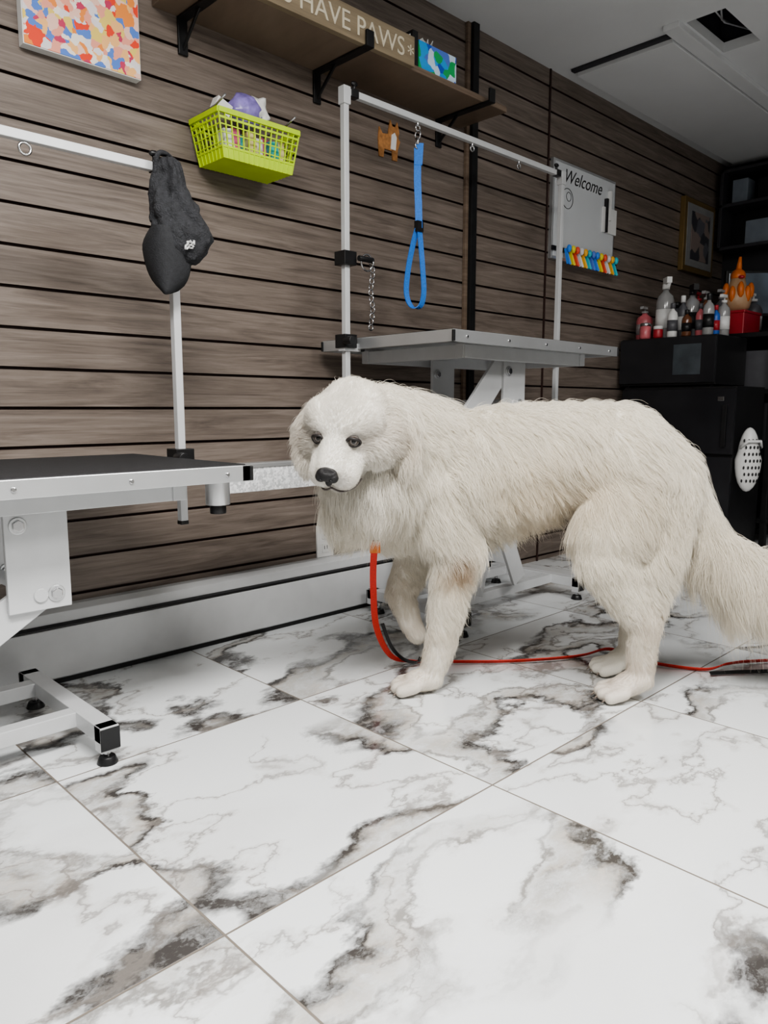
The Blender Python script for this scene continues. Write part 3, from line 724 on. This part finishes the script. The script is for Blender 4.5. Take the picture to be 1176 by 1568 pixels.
def furmat(name,hair):
    m,nt,bs=newmat(name)
    at=nn(nt,'ShaderNodeAttribute'); at.attribute_name='fcol'
    nt.links.new(at.outputs['Color'],bs.inputs['Base Color']); bs.inputs['Roughness'].default_value=.75 if not hair else .55
    bs.inputs['Specular IOR Level'].default_value=.2
    if hair:
        out=nt.nodes['Material Output']
        tr=nn(nt,'ShaderNodeBsdfTranslucent'); nt.links.new(at.outputs['Color'],tr.inputs['Color'])
        mx=nn(nt,'ShaderNodeMixShader'); mx.inputs[0].default_value=.34
        nt.links.new(bs.outputs[0],mx.inputs[1]); nt.links.new(tr.outputs[0],mx.inputs[2]); nt.links.new(mx.outputs[0],out.inputs['Surface'])
    return m
bodyme.materials.clear(); bodyme.materials.append(furmat('undercoat',False))
FUR=furmat('dog_fur',True)

EF,EL,EU=9.8,4.05,3.4
eyes=[np.array(H(EF,-EL,EU))/100,np.array(H(EF,EL,EU))/100]
nose=np.array(H(17.8,0,.3))/100
def field(P):
    n=len(P); W=np.zeros(n); Ls=np.zeros(n); Li=np.zeros(n); Fl=np.zeros((n,3))
    for q in bones:
        a=q['p1'];d=q['p2']-a; dd=d.dot(d)
        sc=np.array((1,1/q['ys'],1))
        t=np.clip(((P-a)@d)/dd,0,1); c=a+t[:,None]*d; r=q['r1']*(1-t)+q['r2']*t
        ds=np.linalg.norm((P-c)*sc,axis=1)-r
        w=np.exp(-(np.maximum(ds,0)/.012)**2)+1e-12
        W+=w; Ls+=w*q['L']; Li+=w*q['lift']; Fl+=w[:,None]*q['flow']
    return Ls/W,Li/W,Fl/W[:,None]
def sample(n,dens=None):
    A=V[TI[:,0]];Bv=V[TI[:,1]];C=V[TI[:,2]]
    ar=np.linalg.norm(np.cross(Bv-A,C-A),axis=1)
    cen=(A+Bv+C)/3
    hd=np.linalg.norm(cen-np.array(H(7,0,0))/100,axis=1)
    td=np.linalg.norm(cen-np.array((.94,.04,.30)),axis=1)
    wgt=ar*(1+3*np.exp(-(hd/.13)**4)+2.5*np.exp(-(td/.17)**4))
    cand=rng.choice(len(TI),n,p=wgt/wgt.sum())
    u=rng.random((n,2)); f=u.sum(1)>1; u[f]=1-u[f]
    w0=1-u.sum(1)
    P=A[cand]*w0[:,None]+Bv[cand]*u[:,:1]+C[cand]*u[:,1:]
    Nn=VN[TI[cand,0]]*w0[:,None]+VN[TI[cand,1]]*u[:,:1]+VN[TI[cand,2]]*u[:,1:]
    Nn/=np.linalg.norm(Nn,axis=1)[:,None]+1e-9
    ok=np.ones(n,bool)
    for e in eyes: ok&=np.linalg.norm(P-e,axis=1)>.0165
    ok&=np.linalg.norm(P-nose,axis=1)>.022
    ok&=~((P[:,2]<.008)&(Nn[:,2]<-.2))
    return P[ok],Nn[ok]
KP=6
tau=np.linspace(0,1,KP)
def strands(P,Nn,jit,noise_dir=None,stray=None):
    Ls,Li,Fl=field(P); n=len(P)
    tg=Fl-Nn*(Fl*Nn).sum(1)[:,None]; m=np.linalg.norm(tg,axis=1)[:,None]; tg=tg/(m+1e-6)*np.minimum(1,m*2.5+.15)
    if noise_dir is not None: tg=tg+noise_dir*.6
    tg=tg+rng.normal(0,jit,(n,3)); tg-=Nn*(tg*Nn).sum(1)[:,None]*.8
    L=Ls*rng.uniform(.6,1.15,n)
    if stray is not None:
        L=L*np.where(stray,1.2,1); Li=Li*np.where(stray,1.4,1)
    long=np.clip(Ls/.05,0,2)
    pts=np.zeros((n,KP,3))
    ph=rng.uniform(0,6.28,n); sd=np.cross(Nn,tg); am=.07*L
    for k,t in enumerate(tau):
        pts[:,k]=P+L[:,None]*(Nn*(Li*(t-.55*t*t))[:,None]*1.2+tg*(t*.8)+np.array((0,0,-1))*(.38*long*t*t)[:,None])+sd*(am*t*np.sin(ph+t*7))[:,None]
    pts[:,:,2]=np.maximum(pts[:,:,2],.002)
    return pts,Ls
GP,GN=sample(11000)
nd=np.array([noise.noise_vector(Vector(p)*10.)*1.3+noise.noise_vector(Vector(p)*26.)*.8 for p in GP])
G,GL=strands(GP,GN,.10,nd)
ph=np.array([6*noise.noise(Vector(p)*9.) for p in GP]); side=np.cross(GN,np.array((.3,0,-1.)))
for k,t in enumerate(tau): G[:,k]+=side*(np.sin(ph+t*6.)*.18*t)[:,None]*GL[:,None]
kd=kdtree.KDTree(len(GP))
for i,p in enumerate(GP): kd.insert(p,i)
kd.balance()
SP,SN=sample(190000)
idx=np.array([kd.find(p)[1] for p in SP])
ndS=nd[idx]
stray=rng.random(len(SP))<.06
S,SL=strands(SP,SN,.18,ndS,stray)
cl_=np.clip((SL-.004)/.022,0,1)*rng.uniform(.25,.82,len(SP))*np.where(stray,.2,1.)
for k,t in enumerate(tau):
    w=(cl_*t**1.1)[:,None]; S[:,k]=S[:,k]*(1-w)+G[idx,k]*w
S[:,:,2]=np.maximum(S[:,:,2],.002)
hc=D.hair_curves.new('fur'); hc.add_curves([KP]*len(SP))
hc.attributes['position'].data.foreach_set('vector',S.astype(np.float32).reshape(-1))
ra=hc.attributes.get('radius') or hc.attributes.new('radius','FLOAT','POINT')
rad=np.tile((.00036*(1-.82*tau**1.5)).astype(np.float32),(len(SP),1))*np.clip(SL/.03,.5,1.1)[:,None].astype(np.float32)
ra.data.foreach_set('value',rad.astype(np.float32).reshape(-1))
fa=hc.attributes.new('fcol','FLOAT_COLOR','CURVE')
cc=np.ones((len(SP),4),np.float32); cc[:,:3]=np.clip(colour(SP)*rng.uniform(.92,1.05,(len(SP),1)),0,.95); fa.data.foreach_set('color',cc.reshape(-1))
hc.materials.append(FUR)
fo=D.objects.new('fur',hc); COL.objects.link(fo); fo.parent=dog
# face parts
NOSE=M('nose_leather',(.014,.013,.014),.35,0,.3,300,.4)
def V3(a): return Vector(tuple(a))
hrot=Matrix((V3(hl),V3(-hf),V3(hu))).transposed()
b=B('nose',[NOSE,BLACKP])
nu=-.2
b.sph(V3(np.array(H(17.7,0,.8+nu))/100),(.024,.015,.017),0,hrot); b.sph(V3(np.array(H(17.4,0,-1.3+nu))/100),(.008,.012,.014),0,hrot)
b.sph(V3(np.array(H(18.0,-1.4,.3+nu))/100),(.012,.011,.013),0,hrot); b.sph(V3(np.array(H(18.0,1.4,.3+nu))/100),(.012,.011,.013),0,hrot)
b.sph(V3(np.array(H(19.0,-1.2,.2+nu))/100),(.0045,.003,.0035),1,hrot,2); b.sph(V3(np.array(H(19.0,1.2,.2+nu))/100),(.0045,.003,.0035),1,hrot,2)
b.done(dog)
IRIS=M('iris',(.045,.028,.018),.04,0,.4,300); PUP=M('pupil',(.002,.002,.002),.03); RIM=M('eye_rim',(.018,.014,.013),.5); SCL=M('sclera',(.10,.09,.085),.06)
LIP=M('lip_skin',(.07,.055,.05),.5)
for i,e in enumerate(eyes):
    b=B('eye_%d'%(i+1),[SCL,IRIS,PUP,RIM])
    c=V3(e)
    look=(Vector((0,-1.86,.735))-c).normalized()
    sgn=-1 if i==0 else 1
    out=(hrot@Vector((sgn*.42,-1,.25))).normalized()
    look=(look*.75+out*.25).normalized()
    c=c-out*.0035
    b.sph(c,.0138,0)
    for rr,dd,mi in ((.0100,.0106,1),(.0048,.0134,2)):
        q=Vector((0,0,1)).rotation_difference(look).to_matrix()
        b.sph(c+look*dd*.92,(rr,rr,.0028),mi,q,2)
    ax=hrot@Vector((1,0,-.34*sgn)); ax=(ax-out*ax.dot(out)).normalized(); ay=out.cross(ax)
    if (hrot@Vector((0,0,1))).dot(ay)<0: ay=-ay
    lp_=[c+out*(.0105-.0052*abs(math.cos(a)))+ax*math.cos(a)*.0155+ay*math.sin(a)*.0090 for a in [2*math.pi*k/28 for k in range(28)]]
    b.tube(lp_,[.0026+.0010*max(0,math.sin(2*math.pi*k/28)) for k in range(28)],3,8,True)
    b.done(dog)
b=B('mouth',[LIP])
b.tube([V3(np.array(p)/100) for p in (H(17.7,0,-2.4),H(17.3,0,-4.0))],.0014)
for s_ in (-1,1):
    b.tube(catmull([V3(np.array(p)/100) for p in (H(17.0,0,-4.1),H(16.4,2.0*s_,-5.6),H(14.0,4.0*s_,-6.4),H(11.5,5.1*s_,-5.9))],5),.0022)
b.done(dog)
b=B('claws',[M('claw',(.22,.18,.15),.4)])
for cx,cy in ((8,1.2),(60,-3.2),(64,16)):
    for i in range(4):
        o_=i-1.5; l=1.2 if i in(1,2) else 0
        p=Vector(((cx-3.6-l-1.3)/100,(cy+o_*2.6)/100,.015)); b.cyl(p,p+Vector((-.009,0,-.009)),.003,.001,seg=8)
b.done(dog)

# leash
b=B('dog_leash',[RED,BLACKP,M('orange_tag',(.6,.17,.03),.5),STEEL])
W=lambda s,d,z:(F*(1.86+d/100)+R*(s/100)+Vector((0,0,z/100)))
pts=catmull([W(-2,-3,41),W(-2.6,1,36),W(-2.8,6,27),W(-2,13,14),W(2,19,4),W(8.3,22.7,1.1),W(14,22,1.4),W(21,22.7,1.0),W(35,23,1.0),W(50,25,1.2),W(59,28,1.2),W(67,30,2.4),W(73,26,1.2),W(79,20.5,1.0),W(90,16.5,.9),W(97,18,2.0),W(106,22,1.4),W(120,24,1.0),W(140,20,1.0)],8)
wd=[]
for i,p in enumerate(pts):
    t=min(1,max(0,(p.z-.02)/.1)); tt=(pts[min(i+1,len(pts)-1)]-pts[max(i-1,0)]).normalized()
    flat=tt.cross(Vector((0,0,1))); flat=flat.normalized() if flat.length>.01 else R
    wd.append((flat*.75+Vector((0,0,.65)))*(1-t)+R*t)
b.ribbon(pts,wd,.017,.0028,0)
p2=[p+Vector((.004,-.004,.0)) for p in catmull([W(-1,10,16),W(1.5,15,8),W(5,19,3),W(9,20.5,1.6),W(10,22,2.6)],6)]
b.ribbon(p2,[R+Vector((0,0,.3))]*len(p2),.010,.003,1)
p3=catmull([W(90,13,1.0),W(97,14,1.0),W(106,15,.9),W(118,16,.9)],6)
b.ribbon(p3,[F+Vector((0,0,.8))]*len(p3),.010,.004,1)
b.box(W(-2.2,-3,39.5),(.026,.012,.03),2,Matrix.Rotation(-.77,3,'Z')); b.cyl(W(-2,-3,40),W(-2.3,-1,38),.006,mi=3)
b.done()

# ------------------------------------------------------------------ lights
GL_=M('diffuser',(.9,.9,.9),.5,emit=(1,.98,.96),es=3)
def lamp(name,x,y,sx,sy,e,col=(1,.98,.95)):
    b=B(name,[WPLAST,GL_],.003); b.bx(x-sx/2-.03,x+sx/2+.03,y-sy/2-.03,y+sy/2+.03,ZC-.03,ZC-.001,0); b.bx(x-sx/2,x+sx/2,y-sy/2,y+sy/2,ZC-.034,ZC-.03,1); o=b.done()
    l=D.lights.new(name+'_light','AREA'); l.shape='RECTANGLE'; l.size=sx; l.size_y=sy; l.energy=e; l.color=col
    lo=D.objects.new('area_light',l); COL.objects.link(lo); lo.location=(x,y,ZC-.04); lo.parent=o
lamp('ceiling_light',.2,.3,1.1,.5,82)
lamp('ceiling_light',1.6,-.6,1.1,.5,46)
w=D.worlds.new('world'); SC.world=w; w.use_nodes=True; w.node_tree.nodes['Background'].inputs[0].default_value=(.5,.55,.6,1); w.node_tree.nodes['Background'].inputs[1].default_value=.2

# ------------------------------------------------------------------ camera
cam=D.cameras.new('camera'); co=D.objects.new('camera',cam); COL.objects.link(co); SC.camera=co
co.location=(0,0,.735)
p=math.atan(159/1149); d=Vector((.697*math.cos(p),.717*math.cos(p),-math.sin(p)))
co.rotation_euler=d.to_track_quat('-Z','Y').to_euler()
cam.sensor_fit='HORIZONTAL'; cam.sensor_width=36; cam.lens=36*1149/1176; cam.clip_start=.02
try:
    SC.view_settings.view_transform='AgX'; SC.view_settings.look='AgX - Medium High Contrast'
except Exception as ex: print(ex)
